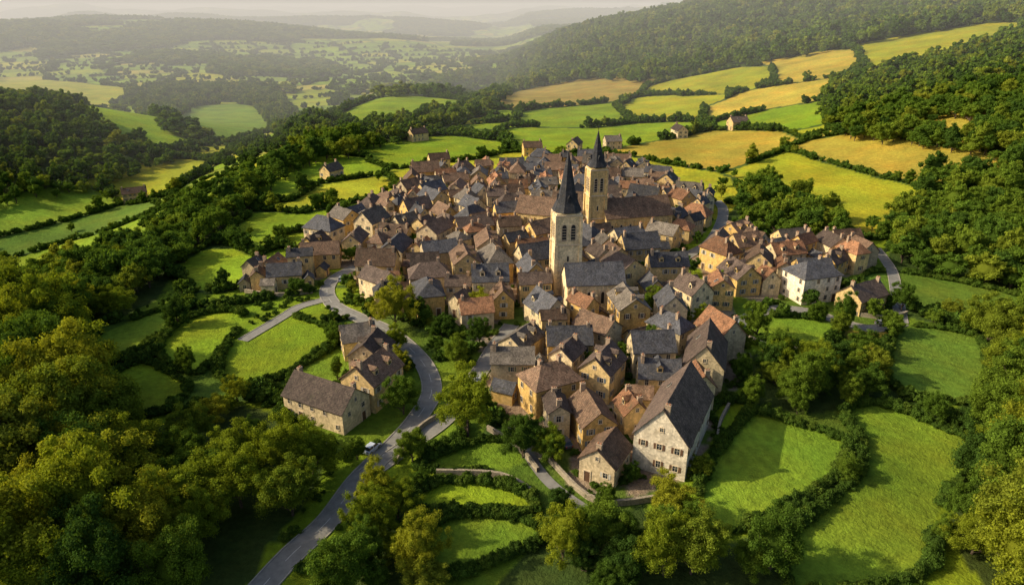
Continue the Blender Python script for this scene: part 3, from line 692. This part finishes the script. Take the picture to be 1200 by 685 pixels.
def vhedge(n,x0,x1,y0,y1,thr,sc):
    x=rng.uniform(x0,x1,n);y=rng.uniform(y0,y1,n);m=np.abs(x)<.86*y+60;x=x[m];y=y[m]
    _,e,_k=voro(x,y);m=(e<thr)&~(woodmask(x,y)&(_k<0))
    for P,c in FP: m&=~inpoly(x,y,P)
    for P in VP: m&=~inpoly(x,y,P)
    m&=clearmask(x,y,1.0)&(fbm(x/30,y/30,71,2)>.2);x=x[m];y=y[m];q=np.stack([x,y],1)
    scatter('hedgerow',q,sc*rng.uniform(.6,1.3,len(x)),np.full(len(x),14));return q
q1=vhedge(150000,-330,330,120,430,.7,1.2);q2=vhedge(160000,-640,640,430,900,1.2,2.0);q3=vhedge(170000,-1900,1900,900,2300,3.0,3.0)
hp+=[q1[rng.random(len(q1))<.03],q2[rng.random(len(q2))<.06],q3[rng.random(len(q3))<.04]]
hp=np.concatenate(hp);hp=hp[~blocked(hp[:,0],hp[:,1],3)&(hp[:,1]>140)]
scatter('hedgerow_trees',hp,np.where(hp[:,1]<900,.55,.95)*rng.uniform(.5,1.35,len(hp)),kinds(hp[:,1]),.2)
x=rng.uniform(-110,135,6000);y=rng.uniform(78,300,6000);m=~woodmask(x,y)&clearmask(x,y,.8)
for P,c in FP+FE: m&=~inpoly(x,y,P)
inv=inpoly(x,y,VP[0])|inpoly(x,y,VP[1]);m&=((fbm(x/14,y/14,66,3)>.52)&(y<200))|inv
x=x[m];y=y[m];scatter('garden_shrubs',np.stack([x,y],1),rng.uniform(.35,1.0,len(x)),rng.integers(12,14,len(x)))
x=rng.uniform(-100,130,1500);y=rng.uniform(85,340,1500);m=~woodmask(x,y)&clearmask(x,y,1.6)&fieldclear(x,y,8)&fieldclear(x,y,4,FE)
x=x[m];y=y[m];sel=[]
for a,b_ in zip(x,y):
    if all((a-c)**2+(b_-d)**2>56 for c,d in sel): sel.append((a,b_))
for a,b_ in sel[:140]:
    k=R.choice([0,1,2,4]) if b_<160 else R.choice([5,6,7,8]);o=obj('garden_tree',PM[k],None,(a,b_,hz(a,b_)-.2),R.uniform(0,6));s=R.uniform(.24,.52);o.scale=(s,s,s*R.uniform(.9,1.2))
BIG={0:.95,1:1.05,2:.7}
for i,(a,b_) in enumerate(TREES):
    if i==22: continue
    k=(3 if i==1 else R.choice([0,1,2,4])) if b_<200 else R.choice([5,6,7,8]);s=BIG.get(i,R.uniform(.45,.7))
    o=obj('oak_tree' if k!=3 else 'ash_tree',PM[k],None,(a,b_,hz(a,b_)-.2),R.uniform(0,6));o.scale=(s,s,s*1.05)
for a,b_ in ((-40,137),(-79,292),(-74,268),(52,258)):
    o=obj('cypress_tree',PM[15],None,(a,b_,hz(a,b_)),0);o.scale=(.8,.8,.75)
def stonewall(P,h=1.2):
    q=resample(catmull(PL(P),False,5),1.0);mb=MB();strip(q,[-.25,-.25,.25,.25],[-.6,h,h,-.6],mb);mb.obj('stone_wall',[DSTONE])
for P in ('1,121 8,106 15,96 26,97','-5,118 1,112 5,104','-22,107 -19,118 -13,125','-36,112 -44,118 -50,128','40,112 43,120 47,127','60,160 66,153 80,152 90,146','-60,190 -70,188 -82,192','92,176 104,172 112,176','-14,104 -2,103 5,97'): stonewall(P)
# ------------------------------------------------------------------ cars
def car(x,y,deg,c):
    par=bpy.data.objects.new('parked_car',None);link(par);par.location=(x,y,hz(x,y)+.13);par.rotation_euler[2]=math.radians(deg)
    pm=simple('car_paint',c,.3,spec=.6)
    prof=[(-2.05,.28),(-2.1,.62),(-1.95,.92),(-1.2,.98),(.95,.95),(1.75,.82),(2.05,.66),(2.1,.3)]
    b=MB();V=[];n=len(prof)
    for yy,s in((-.86,.96),(-.8,1),(.8,1),(.86,.96)): V+=[(px*s,yy,.28+(pz-.28)*s) for px,pz in prof]
    F=[tuple(range(n))]+[tuple(3*n+i for i in range(n-1,-1,-1))]
    for k in range(3): F+=[(k*n+i,k*n+(i+1)%n,(k+1)*n+(i+1)%n,(k+1)*n+i)[::-1] for i in range(n)]
    b.add(V,F)
    V=[(-1.75,-.78,.95),(1.15,-.78,.93),(1.15,.78,.93),(-1.75,.78,.95),(-1.35,-.6,1.4),(.35,-.6,1.4),(.35,.6,1.4),(-1.35,.6,1.4)]
    b.add(V,[(0,1,5,4),(1,2,6,5),(2,3,7,6),(3,0,4,7)],1);b.bx(-1.38,.38,-.62,.62,1.4,1.46,0)
    b.bx(-.5,-.4,-.79,.79,.95,1.41,0)
    b.obj('body',[pm,GLASS],par)
    w=MB()
    for wx in(-1.3,1.3):
        for s in(-1,1):
            V=[];k=14
            for yy,rr in((s*.66,.33),(s*.88,.33),(s*.885,.2)): V+=[(wx+rr*math.cos(q*2*math.pi/k),yy,.32+rr*math.sin(q*2*math.pi/k)) for q in range(k)]
            w.add(V,[(i,(i+1)%k,k+(i+1)%k,k+i) for i in range(k)]+[(k+i,k+(i+1)%k,2*k+(i+1)%k,2*k+i) for i in range(k)]);w.add(V[2*k:],[tuple(range(k))],1)
    w.obj('wheels',[RUB,CHROME],par)
    l=MB()
    for s in(-1,1): l.bx(1.98,2.1,s*.6-.15,s*.6+.15,.58,.7);l.bx(-2.12,-2.0,s*.65-.12,s*.65+.12,.65,.8,1)
    l.obj('lights',[SHUT[4],simple('tail_lamp',(.4,.02,.02),.3)],par)
for q in ((-27.3,111.5,62,(.5,.55,.62)),(101,168.6,15,(.45,.45,.45)),(60,165.2,45,(.3,.32,.35)),(8,111,110,(.5,.5,.5)),(10.5,113,110,(.06,.07,.09)),(-7.4,137,75,(.3,.31,.33)),(-53.4,199,95,(.3,.32,.35)),(55,209.5,58,(.5,.5,.5))): car(*q)
# ------------------------------------------------------------------ haze, sky, sun, camera
hb=MB();hb.bx(-14000,14000,420,14500,-400,150)
hm=bpy.data.materials.new('haze');hm.use_nodes=True;nt=hm.node_tree;nt.nodes.remove(nt.nodes['Principled BSDF'])
vs=N(nt,'ShaderNodeVolumeScatter');vs.inputs['Color'].default_value=(.97,.99,1,1);vs.inputs['Density'].default_value=.00036;vs.inputs['Anisotropy'].default_value=0.0
nt.links.new(vs.outputs[0],nt.nodes['Material Output'].inputs['Volume']);hb.obj('atmosphere_haze',[hm])
el=math.radians(32);az=math.radians(-92)
wdd=bpy.data.worlds.new('World');C.scene.world=wdd;wdd.use_nodes=True;nt=wdd.node_tree
sk=nt.nodes.new('ShaderNodeTexSky');sk.sky_type='NISHITA';sk.sun_disc=False;sk.sun_elevation=el;sk.sun_rotation=az;sk.dust_density=4
nt.links.new(sk.outputs[0],nt.nodes['Background'].inputs[0]);nt.nodes['Background'].inputs[1].default_value=.15
Ls=bpy.data.lights.new('sun','SUN');Ls.energy=5;Ls.angle=math.radians(.5);Ls.color=(1,.86,.60);lo=bpy.data.objects.new('sun',Ls);link(lo)
sv=Vector((math.sin(az)*math.cos(el),math.cos(az)*math.cos(el),math.sin(el)));lo.rotation_euler=sv.to_track_quat('Z','Y').to_euler()
cam=bpy.data.cameras.new('camera');co=bpy.data.objects.new('camera',cam);link(co)
cam.sensor_width=36;cam.lens=24;cam.clip_end=40000;cam.clip_start=1;co.location=(0,0,80);co.rotation_euler=(math.radians(67.5),0,0)
C.scene.camera=co
C.scene.view_settings.view_transform='Standard';C.scene.view_settings.look='None';C.scene.view_settings.exposure=0
